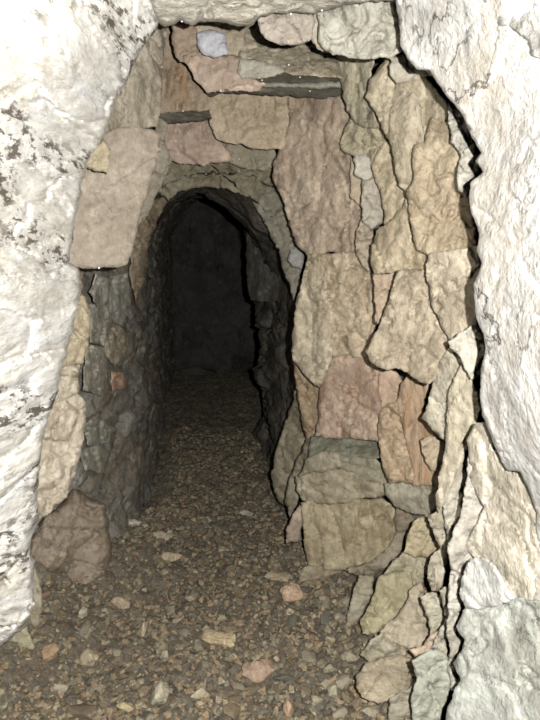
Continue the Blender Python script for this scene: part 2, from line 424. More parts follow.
B('lintel_stone', 'squarish pinkish-brown stone at the upper corner of the passage mouth', 'stone block', G_T,
  [(158, 124), (185, 121), (210, 118), (214, 132), (219, 142), (226, 150), (234, 160), (205, 164), (185, 163), (168, 158), (159, 145)], 2.84, (138, 118, 102), .34, thick=.3, amp=.02)
B('stone_block', 'grey stone pinched between the lintel and the ragged shelf over the arch', 'stone block', G_T,
  [(217, 139), (243, 143), (252, 148), (274, 149), (276, 165), (262, 170), (240, 166), (232, 162), (224, 152)], 2.9, (112, 104, 86), .25, thick=.3)
B('stone_shelf', 'dark ragged shelf of rock forming the top of the arch over the black opening', 'stone shelf', G_T,
  [(150, 152), (168, 157), (185, 162), (205, 163), (232, 160), (250, 166), (274, 163), (278, 178), (270, 184), (262, 196), (256, 205), (250, 197), (240, 191), (220, 187), (195, 187), (178, 191), (168, 200), (158, 190), (148, 188)], 3.06, (96, 90, 72), .21, thick=.35, amp=.035, sc=9, gy=.1, jit=1.8)
B('arch_stone', 'dim brown springer of the arch beside the leaning slab', 'stone', G_T,
  [(148, 186), (158, 188), (169, 199), (160, 212), (154, 226), (147, 245), (143, 280), (136, 300), (130, 275), (134, 240), (140, 212)], 3.1, (96, 84, 66), .20, thick=.4, amp=.035, sc=9, gx=.6)
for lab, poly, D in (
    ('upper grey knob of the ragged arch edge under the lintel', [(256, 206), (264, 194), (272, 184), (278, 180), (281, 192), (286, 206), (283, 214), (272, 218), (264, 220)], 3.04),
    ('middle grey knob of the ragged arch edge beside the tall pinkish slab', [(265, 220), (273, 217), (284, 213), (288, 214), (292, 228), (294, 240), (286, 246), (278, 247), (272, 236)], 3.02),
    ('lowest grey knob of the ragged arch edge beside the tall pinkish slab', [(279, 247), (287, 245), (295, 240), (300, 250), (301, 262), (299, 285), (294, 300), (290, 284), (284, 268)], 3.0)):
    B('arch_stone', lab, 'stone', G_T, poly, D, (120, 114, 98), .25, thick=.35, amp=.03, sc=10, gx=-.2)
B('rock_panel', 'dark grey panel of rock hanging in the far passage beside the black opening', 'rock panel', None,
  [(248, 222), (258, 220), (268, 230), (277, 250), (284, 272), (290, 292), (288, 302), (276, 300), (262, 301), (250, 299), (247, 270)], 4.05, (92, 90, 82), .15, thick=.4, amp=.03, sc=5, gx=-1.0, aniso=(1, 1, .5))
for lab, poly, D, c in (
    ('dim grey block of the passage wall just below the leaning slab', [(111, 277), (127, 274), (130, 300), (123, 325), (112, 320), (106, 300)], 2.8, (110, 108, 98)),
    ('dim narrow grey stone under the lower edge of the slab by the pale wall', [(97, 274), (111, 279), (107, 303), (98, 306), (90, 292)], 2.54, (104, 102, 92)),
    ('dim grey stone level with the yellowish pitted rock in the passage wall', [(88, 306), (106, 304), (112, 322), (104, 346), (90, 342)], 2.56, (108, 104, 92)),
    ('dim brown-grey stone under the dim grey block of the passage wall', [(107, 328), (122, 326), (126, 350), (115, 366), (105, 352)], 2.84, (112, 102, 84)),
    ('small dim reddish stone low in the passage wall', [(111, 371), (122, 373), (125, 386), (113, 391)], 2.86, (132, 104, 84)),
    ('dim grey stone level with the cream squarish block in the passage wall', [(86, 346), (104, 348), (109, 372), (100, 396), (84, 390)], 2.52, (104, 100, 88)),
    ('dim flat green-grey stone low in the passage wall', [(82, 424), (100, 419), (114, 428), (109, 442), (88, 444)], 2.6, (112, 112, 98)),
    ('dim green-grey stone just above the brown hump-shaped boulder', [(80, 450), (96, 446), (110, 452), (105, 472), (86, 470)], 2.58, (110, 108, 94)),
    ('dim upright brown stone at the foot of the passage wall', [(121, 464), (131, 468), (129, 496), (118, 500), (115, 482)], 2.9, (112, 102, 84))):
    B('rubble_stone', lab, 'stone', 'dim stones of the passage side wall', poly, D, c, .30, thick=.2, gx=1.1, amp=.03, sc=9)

# --- big blocks of the fractured wall, from the passage mouth forward
B('stone_slab', 'tall pinkish-grey slab at the passage mouth below the dark shelf', 'stone slab', G_R,
  [(287, 97), (320, 96), (343, 96), (347, 104), (351, 117), (344, 132), (341, 143), (346, 151), (354, 160), (352, 180), (352, 197), (364, 213), (362, 235), (358, 251), (347, 252), (330, 251), (308, 255), (300, 247), (295, 240), (291, 224), (286, 210), (284, 198), (279, 190), (274, 178), (274, 165), (280, 150), (287, 138), (290, 120)], 2.56, (158, 140, 118), .38, thick=.42, gx=-.3, amp=.034, sc=5, mkw=dict(stain=(.30, .22, .17), stain_amt=.6), aniso=(1.2, 1, .6))
B('stone_block', 'small grey knob of stone stuck on the lower corner of the arch edge', 'stone', G_R,
  [(291, 250), (297, 249), (303, 256), (301, 268), (293, 267), (289, 259)], 2.9, (140, 138, 130), .32, thick=.15, amp=.012)
B('stone_slab', 'upright pale cream rock at the passage edge, pointed at its foot', 'stone slab', G_R,
  [(309, 256), (318, 254), (326, 275), (326, 300), (330, 330), (331, 358), (326, 370), (320, 387), (310, 379), (302, 370), (294, 358), (293, 340), (296, 320), (298, 300), (302, 285), (306, 270)], 2.5, (176, 162, 134), .42, thick=.5, gx=-.3, amp=.04, sc=7, aniso=(1.4, 1, .7))
B('stone_block', 'cracked buff block below the tall pinkish slab', 'stone block', G_R,
  [(318, 254), (357, 252), (366, 268), (375, 277), (377, 300), (376, 322), (369, 348), (366, 357), (345, 357), (332, 359), (330, 330), (326, 300), (326, 275)], 2.42, (162, 145, 118), .40, thick=.45, gx=-.3, amp=.042, sc=7)
B('stone_block', 'red-stained squarish block standing on the greenish ledges', 'stone block', G_R,
  [(332, 357), (345, 355), (366, 356), (378, 367), (381, 380), (381, 410), (380, 432), (380, 441), (352, 438), (330, 437), (316, 435), (320, 420), (320, 395), (322, 385), (327, 370)], 2.4, (164, 140, 118), .34, thick=.45, gx=-.28, amp=.024, mkw=dict(stain=(.34, .20, .12), stain_amt=.7))
B('ledge_stone', 'green-grey upper ledge under the red-stained block', 'stone ledge', G_R,
  [(312, 437), (330, 436), (352, 437), (384, 441), (388, 456), (370, 458), (345, 455), (320, 456), (308, 462)], 2.46, (98, 98, 82), .20, thick=.35, gx=-.2, gy=-.5, amp=.02, aniso=(.5, 1, 1.5))
B('ledge_stone', 'pale weathered ledge stone below the green-grey ledge, nearer the passage', 'stone ledge', G_R,
  [(306, 460), (318, 454), (338, 453), (341, 466), (325, 470), (308, 473), (300, 476)], 2.46, (130, 122, 100), .29, thick=.35, gx=-.2, amp=.018)
B('ledge_stone', 'pale ledge stone below the green-grey ledge, further from the passage', 'stone ledge', G_R,
  [(339, 454), (352, 453), (374, 457), (386, 470), (392, 484), (370, 482), (352, 474), (340, 468)], 2.4, (128, 122, 100), .28, thick=.35, gx=-.2, amp=.018)
B('ledge_stone', 'long low grey-buff stone resting on the large squared foot block', 'stone ledge', G_R,
  [(297, 477), (312, 471), (330, 468), (352, 473), (368, 482), (392, 486), (398, 492), (380, 496), (362, 496), (345, 503), (325, 503), (305, 500), (297, 490)], 2.43, (132, 122, 98), .30, thick=.4, gx=-.2, amp=.024, aniso=(.6, 1, 1.4))
B('foot_block', 'large squared buff block at the foot of the wall beside the passage floor', 'stone block', G_R,
  [(302, 503), (325, 502), (345, 503), (362, 500), (380, 500), (393, 505), (396, 515), (397, 532), (390, 546), (372, 562), (345, 568), (320, 570), (309, 566), (305, 540)], 2.45, (134, 122, 94), .32, thick=.42, gx=-.12, amp=.03, sc=6, aniso=(1.3, 1, .6))
B('stone_sliver', 'thin pinkish upright sliver at the passage-side corner of the foot block', 'stone', G_R,
  [(300, 505), (302, 520), (298, 540), (287, 543), (288, 530), (293, 515)], 2.56, (140, 122, 104), .30, thick=.25, amp=.012)
B('stone_block', 'low flat stone lying along the base of the large foot block', 'stone', G_B,
  [(298, 571), (310, 566), (330, 568), (345, 567), (338, 574), (318, 580), (302, 583)], 2.48, (124, 112, 90), .28, thick=.2, amp=.015)

B('stone_slab', 'twisted grey-green fin of rock under the broad roof block', 'stone slab', G_R,
  [(328, 52), (360, 57), (374, 60), (368, 80), (367, 97), (378, 116), (384, 128), (375, 128), (362, 126), (352, 118), (346, 102), (343, 85), (338, 66)], 2.24, (150, 142, 116), .36, thick=.45, gx=-.3, amp=.036, aniso=(1.8, 1, .5))
B('stone_block', 'knobbly green-buff stone beside the top of the tall pinkish slab', 'stone block', G_R,
  [(341, 141), (346, 129), (352, 118), (363, 126), (383, 127), (386, 142), (376, 158), (372, 166), (358, 158), (350, 153), (343, 149)], 2.28, (156, 146, 118), .38, thick=.4, gx=-.3, amp=.04, sc=9)
B('pale_stone', 'small rounded pale stone set among the buff stones beside the tall pinkish slab', 'stone', G_R,
  [(355, 157), (366, 155), (373, 165), (373, 178), (365, 181), (356, 174)], 2.26, (172, 166, 148), .44, thick=.3, amp=.015)
B('stone_block', 'narrow pinkish stone under the small rounded pale stone', 'stone', G_R,
  [(351, 158), (356, 173), (364, 181), (365, 192), (362, 206), (352, 197), (351, 180)], 2.36, (158, 140, 116), .36, thick=.4, amp=.018)
B('stone_block', 'grey oval stone below the small rounded pale stone', 'stone', G_R,
  [(363, 182), (372, 178), (378, 178), (381, 190), (385, 210), (383, 222), (372, 229), (364, 222), (362, 206)], 2.24, (150, 142, 126), .37, thick=.4, amp=.022)
B('stone_slab', 'upright cream slab with a dark crack down its nearer side', 'stone slab', G_R,
  [(373, 165), (376, 157), (385, 142), (392, 143), (395, 160), (399, 178), (408, 192), (404, 208), (394, 220), (385, 226), (384, 205), (380, 188), (375, 176)], 2.12, (176, 160, 128), .42, thick=.45, gx=-.25, amp=.025)
B('stone_block', 'lumpy grey stone wedged beside the cracked buff block', 'stone', G_R,
  [(362, 220), (372, 228), (374, 245), (371, 262), (373, 274), (366, 268), (358, 256), (357, 243), (358, 232)], 2.28, (142, 130, 108), .34, thick=.4, amp=.03, sc=9)
B('stone_block', 'tall buff block with a dark outline just under the broad roof block', 'stone block', G_R,
  [(386, 60), (391, 62), (392, 75), (397, 82), (410, 78), (422, 74), (432, 86), (445, 102), (449, 112), (445, 125), (432, 119), (428, 130), (425, 142), (416, 146), (413, 160), (415, 180), (408, 193), (400, 185), (397, 172), (394, 155), (391, 141), (383, 126), (376, 112), (367, 97), (372, 80), (378, 70)], 1.93, (176, 162, 134), .37, thick=.42, gx=-.22, amp=.035, sc=6, aniso=(1.3, 1, .7))
B('stone_wedge', 'small grey wedge of stone tucked under the foot of the upper white wall', 'stone', G_R,
  [(391, 58), (402, 54), (420, 64), (432, 74), (424, 76), (410, 80), (397, 82), (392, 75)], 1.86, (164, 156, 136), .40, thick=.3, amp=.02)
B('stone_block', 'salmon-tinted tall block beside the wide black crack', 'stone block', G_R,
  [(425, 142), (428, 130), (432, 118), (445, 124), (449, 122), (452, 140), (457, 150), (462, 156), (466, 175), (470, 200), (473, 222), (476, 247), (455, 251), (430, 254), (419, 249), (414, 235), (410, 210), (407, 192), (415, 180), (413, 160), (416, 146)], 1.76, (194, 174, 140), .36, thick=.42, gx=-.2, amp=.03, sc=5, mkw=dict(stain=(.40, .29, .20), stain_amt=.6))
B('stone_chip', 'thin grey sliver clinging to the upper edge of the wide black crack', 'stone', G_R,
  [(449, 104), (460, 112), (468, 126), (474, 143), (470, 152), (462, 157), (457, 148), (452, 142), (450, 125)], 1.62, (168, 164, 152), .38, thick=.3, amp=.025, sc=10)
B('stone_chip', 'small pale chipped stones edge beside the kink of the wide black crack', 'stone', G_R,
  [(463, 152), (474, 144), (482, 153), (480, 168), (472, 186), (466, 196), (459, 190), (458, 174), (461, 160)], 1.60, (188, 182, 166), .42, thick=.3, amp=.03, sc=12)
B('stone_block', 'cream block beside the wide black crack below the salmon-tinted block', 'stone block', G_R,
  [(431, 254), (455, 250), (478, 247), (480, 270), (478, 290), (478, 312), (476, 325), (463, 335), (452, 341), (446, 332), (440, 318), (433, 306), (431, 290), (427, 275), (428, 261)], 1.66, (198, 182, 154), .40, thick=.42, gx=-.2, amp=.026)
B('stone_block', 'cream block with a sloping fold between the salmon block and cracked buff block', 'stone block', G_R,
  [(407, 194), (412, 220), (416, 240), (422, 252), (430, 255), (428, 272), (420, 271), (400, 270), (385, 272), (375, 274), (371, 262), (373, 245), (377, 231), (385, 226), (395, 218), (403, 208)], 1.98, (184, 166, 134), .43, thick=.42, gx=-.28, amp=.034, sc=6)
B('stone_block', 'big tan rough-faced block overhanging the red-brown upright rocks', 'stone block', G_R,
  [(398, 272), (412, 270), (428, 272), (431, 290), (434, 307), (441, 320), (450, 338), (447, 352), (440, 362), (435, 378), (428, 384), (420, 381), (410, 372), (402, 368), (385, 368), (378, 366), (370, 358), (367, 352), (375, 335), (382, 322), (388, 305), (394, 288)], 1.86, (196, 178, 148), .37, thick=.45, gx=-.22, gy=-.05, amp=.036, sc=7)
B('stone_wedge', 'three-cornered brownish stone between the cracked buff block and big tan block', 'stone', G_R,
  [(374, 275), (400, 271), (397, 283), (388, 305), (381, 324), (376, 322), (376, 295)], 2.12, (158, 138, 114), .38, thick=.4, amp=.022)
B('stone_block', 'small knobbly pale stone pinched against the middle of the wide black crack', 'stone', G_R,
  [(449, 342), (460, 335), (473, 326), (482, 334), (486, 350), (482, 378), (470, 379), (464, 362), (457, 352), (451, 347)], 1.54, (212, 204, 184), .50, thick=.32, amp=.028, sc=9)
B('stone_slab', 'pale three-cornered slab pointing at the red-brown upright rock', 'stone slab', G_R,
  [(450, 347), (457, 352), (463, 362), (458, 375), (451, 385), (449, 405), (448, 430), (447, 442), (437, 432), (424, 418), (430, 400), (436, 376), (442, 360)], 1.74, (192, 182, 158), .46, thick=.42, gx=-.25, amp=.028)
B('stone_slab', 'tall narrow pale rib of rock alongside the lower part of the wide black crack', 'stone slab', G_R,
  [(463, 362), (470, 378), (476, 392), (480, 410), (476, 424), (467, 440), (464, 456), (453, 480), (445, 500), (438, 512), (437, 500), (442, 470), (447, 442), (448, 420), (450, 390), (458, 374)], 1.62, (194, 182, 154), .45, thick=.42, gx=-.2, amp=.026, sc=6, aniso=(1.6, 1, .5))
B('upright_stone', 'small pinkish stone under the tan overhang, above the pitted upright rock', 'stone', G_R,
  [(380, 368), (395, 368), (402, 382), (399, 402), (390, 405), (382, 411), (380, 390)], 2.26, (160, 134, 110), .36, thick=.4, amp=.02)
B('upright_stone', 'pitted brown upright rock beside the red-stained block', 'stone', G_R,
  [(382, 411), (390, 404), (398, 402), (402, 420), (408, 445), (414, 465), (413, 483), (402, 481), (390, 483), (384, 470), (380, 445), (379, 425)], 2.16, (150, 128, 100), .34, thick=.4, amp=.034, sc=11, gx=-.2)
B('upright_stone', 'red-brown streaked upright rock under the big tan block', 'stone', G_R,
  [(399, 402), (402, 384), (412, 371), (422, 381), (432, 384), (425, 400), (424, 418), (437, 433), (447, 441), (444, 465), (439, 485), (413, 485), (413, 465), (407, 442), (402, 420)], 2.08, (160, 134, 106), .32, thick=.42, gx=-.2, amp=.026, mkw=dict(stain=(.34, .19, .09), stain_amt=.85, stretch=(1.6, 1, .4)), aniso=(1.8, 1, .4))
B('stone_chip', 'pale flake resting against the foot of the red-brown streaked rock', 'stone', G_R,
  [(421, 440), (430, 437), (440, 440), (446, 446), (442, 468), (432, 470), (426, 459)], 1.98, (180, 160, 130), .40, thick=.12, amp=.015)
B('ledge_stone', 'green-grey ledge stone under the red-brown upright rocks', 'stone ledge', G_R,
  [(385, 485), (400, 482), (413, 484), (440, 484), (438, 505), (429, 514), (408, 512), (395, 505), (388, 496)], 2.14, (134, 128, 108), .30, thick=.4, gx=-.2, amp=.024)

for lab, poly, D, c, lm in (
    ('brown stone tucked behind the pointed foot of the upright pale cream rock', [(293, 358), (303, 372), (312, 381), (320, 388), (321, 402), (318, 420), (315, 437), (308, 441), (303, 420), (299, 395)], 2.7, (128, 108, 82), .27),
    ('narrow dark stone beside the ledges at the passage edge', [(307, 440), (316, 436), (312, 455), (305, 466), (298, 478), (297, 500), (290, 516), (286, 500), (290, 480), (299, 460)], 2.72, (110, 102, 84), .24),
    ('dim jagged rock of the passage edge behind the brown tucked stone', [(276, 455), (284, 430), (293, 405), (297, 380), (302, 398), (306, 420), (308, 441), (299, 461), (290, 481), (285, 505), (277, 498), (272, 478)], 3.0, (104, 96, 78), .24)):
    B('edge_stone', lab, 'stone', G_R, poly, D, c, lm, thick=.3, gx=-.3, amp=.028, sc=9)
# --- boulders banked below the wall
B('boulder', 'dark angular stone at the near corner of the large foot block', 'stone', G_B,
  [(396, 508), (408, 511), (416, 522), (406, 540), (404, 552), (390, 566), (372, 572), (360, 576), (345, 570), (372, 563), (391, 546), (397, 532)], 2.3, (118, 108, 88), .25, thick=.3, amp=.03, sc=9)
B('boulder', 'small buff stone in the crack above the yellowish boulder', 'stone', G_B,
  [(414, 522), (427, 516), (434, 530), (441, 548), (432, 557), (416, 556), (405, 552), (407, 540)], 1.97, (164, 150, 116), .38, thick=.3, amp=.03, sc=9)
B('boulder', 'grey streaked stone between the small buff stone and the yellowish boulder', 'stone', G_B,
  [(404, 553), (416, 556), (430, 557), (428, 572), (420, 584), (412, 588), (412, 571), (396, 571), (384, 576), (392, 564)], 2.02, (140, 132, 106), .33, thick=.3, amp=.03, sc=9)
B('boulder', 'yellowish squarish boulder on the rubble slope', 'boulder', G_B,
  [(380, 578), (395, 572), (412, 570), (415, 582), (409, 600), (397, 618), (386, 628), (374, 633), (362, 633), (362, 620), (370, 605), (376, 590)], 1.98, (158, 148, 112), .31, thick=.35, amp=.024, gy=-.2)
B('boulder', 'tan rounded boulder overlapping the yellowish boulder', 'boulder', G_B,
  [(411, 591), (420, 584), (424, 596), (428, 615), (430, 635), (424, 646), (408, 648), (392, 642), (381, 632), (386, 627), (398, 616), (408, 602)], 1.84, (172, 158, 130), .35, thick=.32, amp=.022, gy=-.2)
B('boulder', 'small smooth grey stone beside the tan rounded boulder', 'stone', G_B,
  [(421, 597), (432, 593), (443, 600), (447, 618), (441, 629), (432, 636), (428, 615)], 1.70, (168, 160, 136), .42, thick=.3, amp=.018)
B('boulder', 'tan boulder half buried at the bottom of the rubble slope', 'boulder', G_B,
  [(358, 676), (366, 664), (380, 659), (398, 655), (413, 660), (417, 676), (411, 690), (395, 697), (378, 702), (364, 697), (358, 686)], 1.70, (170, 154, 124), .32, thick=.3, amp=.024, gy=-.3)
B('boulder', 'dark grey stone under the half buried tan boulder', 'stone', G_B,
  [(390, 700), (402, 692), (414, 686), (414, 706), (416, 730), (400, 738), (388, 722)], 1.58, (136, 128, 108), .30, thick=.25, amp=.02)
B('boulder', 'pale brown stone strip between tan boulder and lower crack', 'stone', G_B,
  [(431, 636), (441, 629), (447, 620), (450, 634), (440, 648), (428, 653), (416, 656), (410, 650), (424, 646)], 1.62, (178, 154, 128), .40, thick=.25, amp=.018)
B('boulder', 'green-grey smooth stone in the bottom of the forked crack', 'stone', G_B,
  [(413, 660), (428, 652), (437, 650), (448, 658), (453, 668), (451, 685), (445, 705), (440, 720), (434, 745), (418, 745), (414, 720), (412, 700), (418, 678)], 1.48, (178, 180, 160), .44, thick=.3, amp=.022)
B('stone_chip', 'cluster-edge grey sliver just above the small smooth grey stone', 'stone', G_B,
  [(427, 516), (438, 511), (442, 504), (449, 518), (447, 540), (448, 555), (444, 572), (443, 592), (432, 590), (428, 574), (432, 557), (441, 548), (434, 530)], 1.74, (176, 166, 142), .40, thick=.3, amp=.036, sc=12, aniso=(1.4, 1, .7))
B('stone_rib', 'pale upright flake left of the lower black crack below the narrow rib', 'stone', G_R,
  [(443, 500), (453, 480), (464, 455), (467, 462), (465, 490), (463, 510), (456, 526), (449, 546), (447, 530)], 1.65, (184, 176, 156), .43, thick=.35, amp=.026, aniso=(1.5, 1, .5))
B('stone_rib', 'grey-pink upright flake between the lower black crack and the cream near block', 'stone', G_R,
  [(470, 452), (476, 470), (485, 507), (477, 526), (468, 545), (476, 560), (466, 570), (462, 592), (463, 606), (455, 616), (449, 606), (450, 585), (452, 570), (449, 547), (457, 526), (463, 508), (466, 488)], 1.45, (200, 192, 176), .46, thick=.32, amp=.028, sc=8)
B('stone_chip', 'small broken stone in the crack below the grey-pink upright flake', 'stone', G_B,
  [(449, 608), (456, 616), (462, 612), (458, 628), (464, 642), (455, 662), (460, 682), (452, 690), (447, 664), (452, 650), (448, 632)], 1.45, (194, 188, 168), .44, thick=.3, amp=.024, sc=10)
B('stone_chip', 'pale broken stone in the fork of the black crack above the green-grey smooth stone', 'stone', G_B,
  [(440, 590), (449, 586), (450, 606), (449, 626), (446, 642), (448, 656), (438, 650), (432, 648), (441, 630), (447, 618), (443, 600)], 1.56, (186, 178, 156), .42, thick=.25, amp=.024, sc=11)
B('stone_slab', 'thin grey flake leaning against the near side of the yellowish boulder', 'stone', G_B,
  [(360, 576), (373, 578), (372, 592), (364, 608), (356, 626), (346, 642), (344, 632), (350, 612), (354, 594)], 2.12, (132, 124, 102), .30, thick=.2, amp=.02, sc=9)
B('boulder', 'broken grey stone between the tan rounded and half buried boulders', 'stone', G_B,
  [(382, 634), (394, 643), (410, 650), (418, 657), (400, 656), (384, 658), (370, 662), (362, 655), (372, 640)], 1.82, (142, 134, 112), .33, thick=.25, amp=.03, sc=9)
B('near_block', 'white corner block at the upper edge outlined by a thin crack', 'stone block', G_R,
  [(482, -60), (485, 0), (492, 10), (500, 25), (510, 26), (520, 33), (529, 40), (534, 54), (546, 60), (740, 70), (740, -60)], 1.1, (226, 222, 212), .36, thick=.18, amp=.012, sc=6, step=2.4,
  ctrl=[(486, 0, 1.16), (530, 40, 1.07), (560, 60, 1.02), (720, 0, .8), (600, 0, .95), (490, -50, 1.12)])
B('near_block', 'large cream block below the wide black crack with a pitted grey upper corner', 'stone block', G_R,
  [(476, 424), (484, 423), (494, 447), (505, 470), (521, 472), (530, 490), (538, 512), (536, 560), (533, 602), (520, 599), (508, 592), (500, 577), (492, 566), (476, 561), (466, 545), (477, 526), (485, 507), (476, 490), (470, 478), (474, 470), (470, 455), (467, 440)], 1.32, (222, 210, 184), .49, thick=.3, gx=-.25, amp=.013, sc=6)
B('near_block', 'small white wedge-shaped block under the large cream block', 'stone block', G_R,
  [(472, 559), (481, 558), (492, 564), (500, 576), (508, 592), (516, 597), (500, 604), (480, 608), (466, 607), (461, 595), (462, 580), (467, 568)], 1.24, (238, 236, 226), .62, thick=.3, gx=-.25, amp=.012, mkw=dict(dark=.25))
B('near_block', 'large greenish-white rough block filling the lower near corner', 'stone block', G_R,
  [(466, 608), (480, 609), (505, 604), (518, 598), (533, 602), (545, 600), (1000, 630), (1000, 840), (432, 820), (443, 745), (448, 712), (455, 690), (462, 681), (455, 664), (463, 650), (465, 640), (457, 626), (463, 613)], 1.2, (206, 208, 194), .42, thick=.3, amp=.016, sc=6, rr=3,
  ctrl=[(466, 610, 1.3), (455, 700, 1.28), (440, 800, 1.25), (540, 610, 1.16), (540, 720, 1.1), (700, 620, .9), (700, 800, .85), (980, 700, .6)])

# --- far-side leaning slab and its neighbours
G_L = 'stones around the leaning slab'
B('stone_slab', 'grey-buff rock face above the leaning slab under the roof', 'stone block', G_L,
  [(154, 24), (166, 28), (162, 60), (160, 112), (157, 126), (130, 129), (104, 132), (108, 108), (122, 80), (138, 52)], 2.02, (142, 132, 112), .27, thick=.4, gx=.3, amp=.04, sc=6, aniso=(1.3, 1, .6))
B('leaning_slab', 'large smooth beige slab leaning against the far wall, square lower edge', 'stone slab', G_L,
  [(100, 134), (118, 129), (135, 127), (152, 130), (160, 135), (158, 150), (150, 182), (140, 215), (132, 245), (127, 263), (115, 267), (105, 266), (90, 268), (66, 264), (68, 240), (76, 200), (84, 165), (92, 145)], 1.93, (184, 168, 146), .27, thick=.22, gx=.12, amp=.014, sc=5, rr=5, mkw=dict(dark=.25, bump=.45))
B('stone_block', 'small yellow-buff stone on the edge of the pale wall beside the leaning slab', 'stone', G_L,
  [(86, 154), (104, 140), (109, 150), (107, 173), (97, 171), (84, 166)], 1.80, (190, 174, 138), .30, thick=.2, amp=.014)
B('stone_block', 'grey weathered corner rock beside the upper end of the leaning slab', 'stone block', G_L,
  [(156, 112), (166, 124), (164, 145), (170, 160), (158, 190), (146, 215), (138, 225), (138, 205), (150, 165), (156, 135)], 2.62, (122, 114, 98), .28, thick=.4, amp=.03, sc=8)
for lab, poly, D, c, lm in (
    ('small yellow stone just under the lower edge of the leaning slab', [(64, 264), (78, 269), (82, 287), (74, 300), (67, 285)], 1.86, (184, 166, 130), .33),
    ('orange-buff angular stone below the small yellow stone under the slab', [(70, 286), (84, 298), (89, 314), (80, 308), (70, 298)], 1.92, (182, 160, 126), .31),
    ('yellowish pitted rock on the wall edge, level with the black opening', [(66, 312), (80, 304), (89, 314), (88, 338), (83, 362), (62, 368), (52, 362), (60, 335)], 1.88, (186, 170, 136), .38),
    ('cream squarish block on the wall edge below the yellowish pitted rock', [(46, 371), (60, 366), (79, 366), (78, 392), (62, 401), (45, 409), (38, 396)], 1.86, (198, 184, 158), .44),
    ('long tapering buff rock on the wall edge above the brown boulder', [(38, 410), (60, 402), (77, 393), (86, 405), (83, 435), (76, 468), (66, 497), (46, 514), (34, 522), (20, 505), (20, 470), (26, 440)], 1.86, (186, 172, 148), .43)):
    B('wall_stone', lab, 'stone', G_S, poly, D, c, lm, thick=.28, gx=.3, amp=.028, sc=8)
B('boulder', 'brown hump-shaped boulder at the foot of the pale wall', 'boulder', 'boulders at the foot of the pale wall',
  [(58, 508), (74, 489), (90, 498), (104, 505), (108, 525), (111, 550), (109, 572), (98, 588), (75, 594), (50, 592), (33, 580), (28, 556), (34, 530), (46, 516)], 2.3, (126, 112, 94), .26, thick=.35, amp=.055, sc=4.6, gx=.2, rr=9, edge=.08)
B('boulder', 'green-buff flat stone at the foot of the pale wall', 'stone', 'boulders at the foot of the pale wall',
  [(-14, 648), (10, 637), (26, 627), (33, 645), (30, 662), (16, 672), (-14, 668)], 1.9, (164, 156, 122), .36, thick=.25, amp=.02)
B('boulder', 'pale smooth cobble in the lower corner under the green-buff stone', 'stone', 'boulders at the foot of the pale wall',
  [(-14, 668), (8, 667), (18, 672), (22, 682), (18, 691), (0, 690), (-14, 688)], 1.84, (192, 184, 150), .42, thick=.2, amp=.012)
B('boulder', 'narrow buff stone between the pale wall foot and the brown boulder', 'stone', 'boulders at the foot of the pale wall',
  [(28, 560), (36, 572), (41, 598), (38, 624), (31, 632), (28, 605)], 2.0, (160, 148, 122), .34, thick=.2, amp=.018)
B('boulder', 'buff boulder in the bottom corner with a dark recess above it', 'boulder', 'boulders at the foot of the pale wall',
  [(4, 722), (20, 702), (32, 693), (54, 696), (70, 708), (78, 728), (60, 752), (0, 752)], 1.76, (152, 134, 106), .36, thick=.25, amp=.024, gy=-.2)

#==FLOOR STONES==
def chip_bm(rng, n=13, flat=(1, .75, .45), bevel=.06, sub=0):
    bm = bmesh.new()
    for _ in range(n):
        v = Vector((rng.gauss(0, 1), rng.gauss(0, 1), rng.gauss(0, 1))).normalized()
        v = Vector((v.x * flat[0], v.y * flat[1], v.z * flat[2])) * rng.uniform(.82, 1.0)
        bm.verts.new(v)
    r = bmesh.ops.convex_hull(bm, input=list(bm.verts))
    bmesh.ops.delete(bm, geom=[g for g in r['geom_interior'] if isinstance(g, bmesh.types.BMVert)], context='VERTS')
    if bevel:
        bmesh.ops.bevel(bm, geom=list(bm.edges), offset=bevel, segments=1, affect='EDGES', clamp_overlap=True)
    bmesh.ops.recalc_face_normals(bm, faces=bm.faces)
    return bm

def floor_hit(px, py):
    r = ray(px, py); t = .8
    while t < 9:
        p = CAM + r * t
        if p.z <= floor_h(p.x, p.y): return p
        t += .004
    return p

rng = random.Random(11)
STONES = []
def big_stone(px, py, w, h, rgb, lum, label, tilt=0.0, name='loose_stone'):
    p = floor_hit(px, py + h * .35)
    s = p.y / F
    wd = w * s / 2
    bm = chip_bm(rng, 15, (1, .7, .5), .08)
    bmesh.ops.triangulate(bm, faces=bm.faces)
    bmesh.ops.subdivide_edges(bm, edges=bm.edges, cuts=3, use_grid_fill=True)
    ht = max(.03, h * s * .9); dp = max(wd * .55, h * s * .55)
    sx = max(abs(v.co.x) for v in bm.verts); sy = max(abs(v.co.y) for v in bm.verts); sz = max(abs(v.co.z) for v in bm.verts)
    for v in bm.verts:
        v.co = Vector((v.co.x / sx * wd, v.co.y / sy * dp, v.co.z / sz * ht * .6))
        v.co += v.co.normalized() * noise.fractal(v.co * 40 + Vector((px, py, 0)), .8, 2, 3) * min(wd, ht) * .12
    STONES.append((p, wd * .95, dp * .95))
    mn = min(v.co.z for v in bm.verts)
    for v in bm.verts: v.co.z -= mn
    me = bpy.data.meshes.new(name); bm.to_mesh(me); bm.free()
    me.materials.append(mat_for(rgb, lum, bump=.6, dark=.3, scale=2.0))
    o = bpy.data.objects.new(name, me); COL.objects.link(o)
    o.location = (p.x, p.y, floor_h(p.x, p.y) - .006); o.rotation_euler = (0, tilt, rng.uniform(-.25, .25))
    tag(o, label, 'stone', 'larger loose stones on the passage floor')

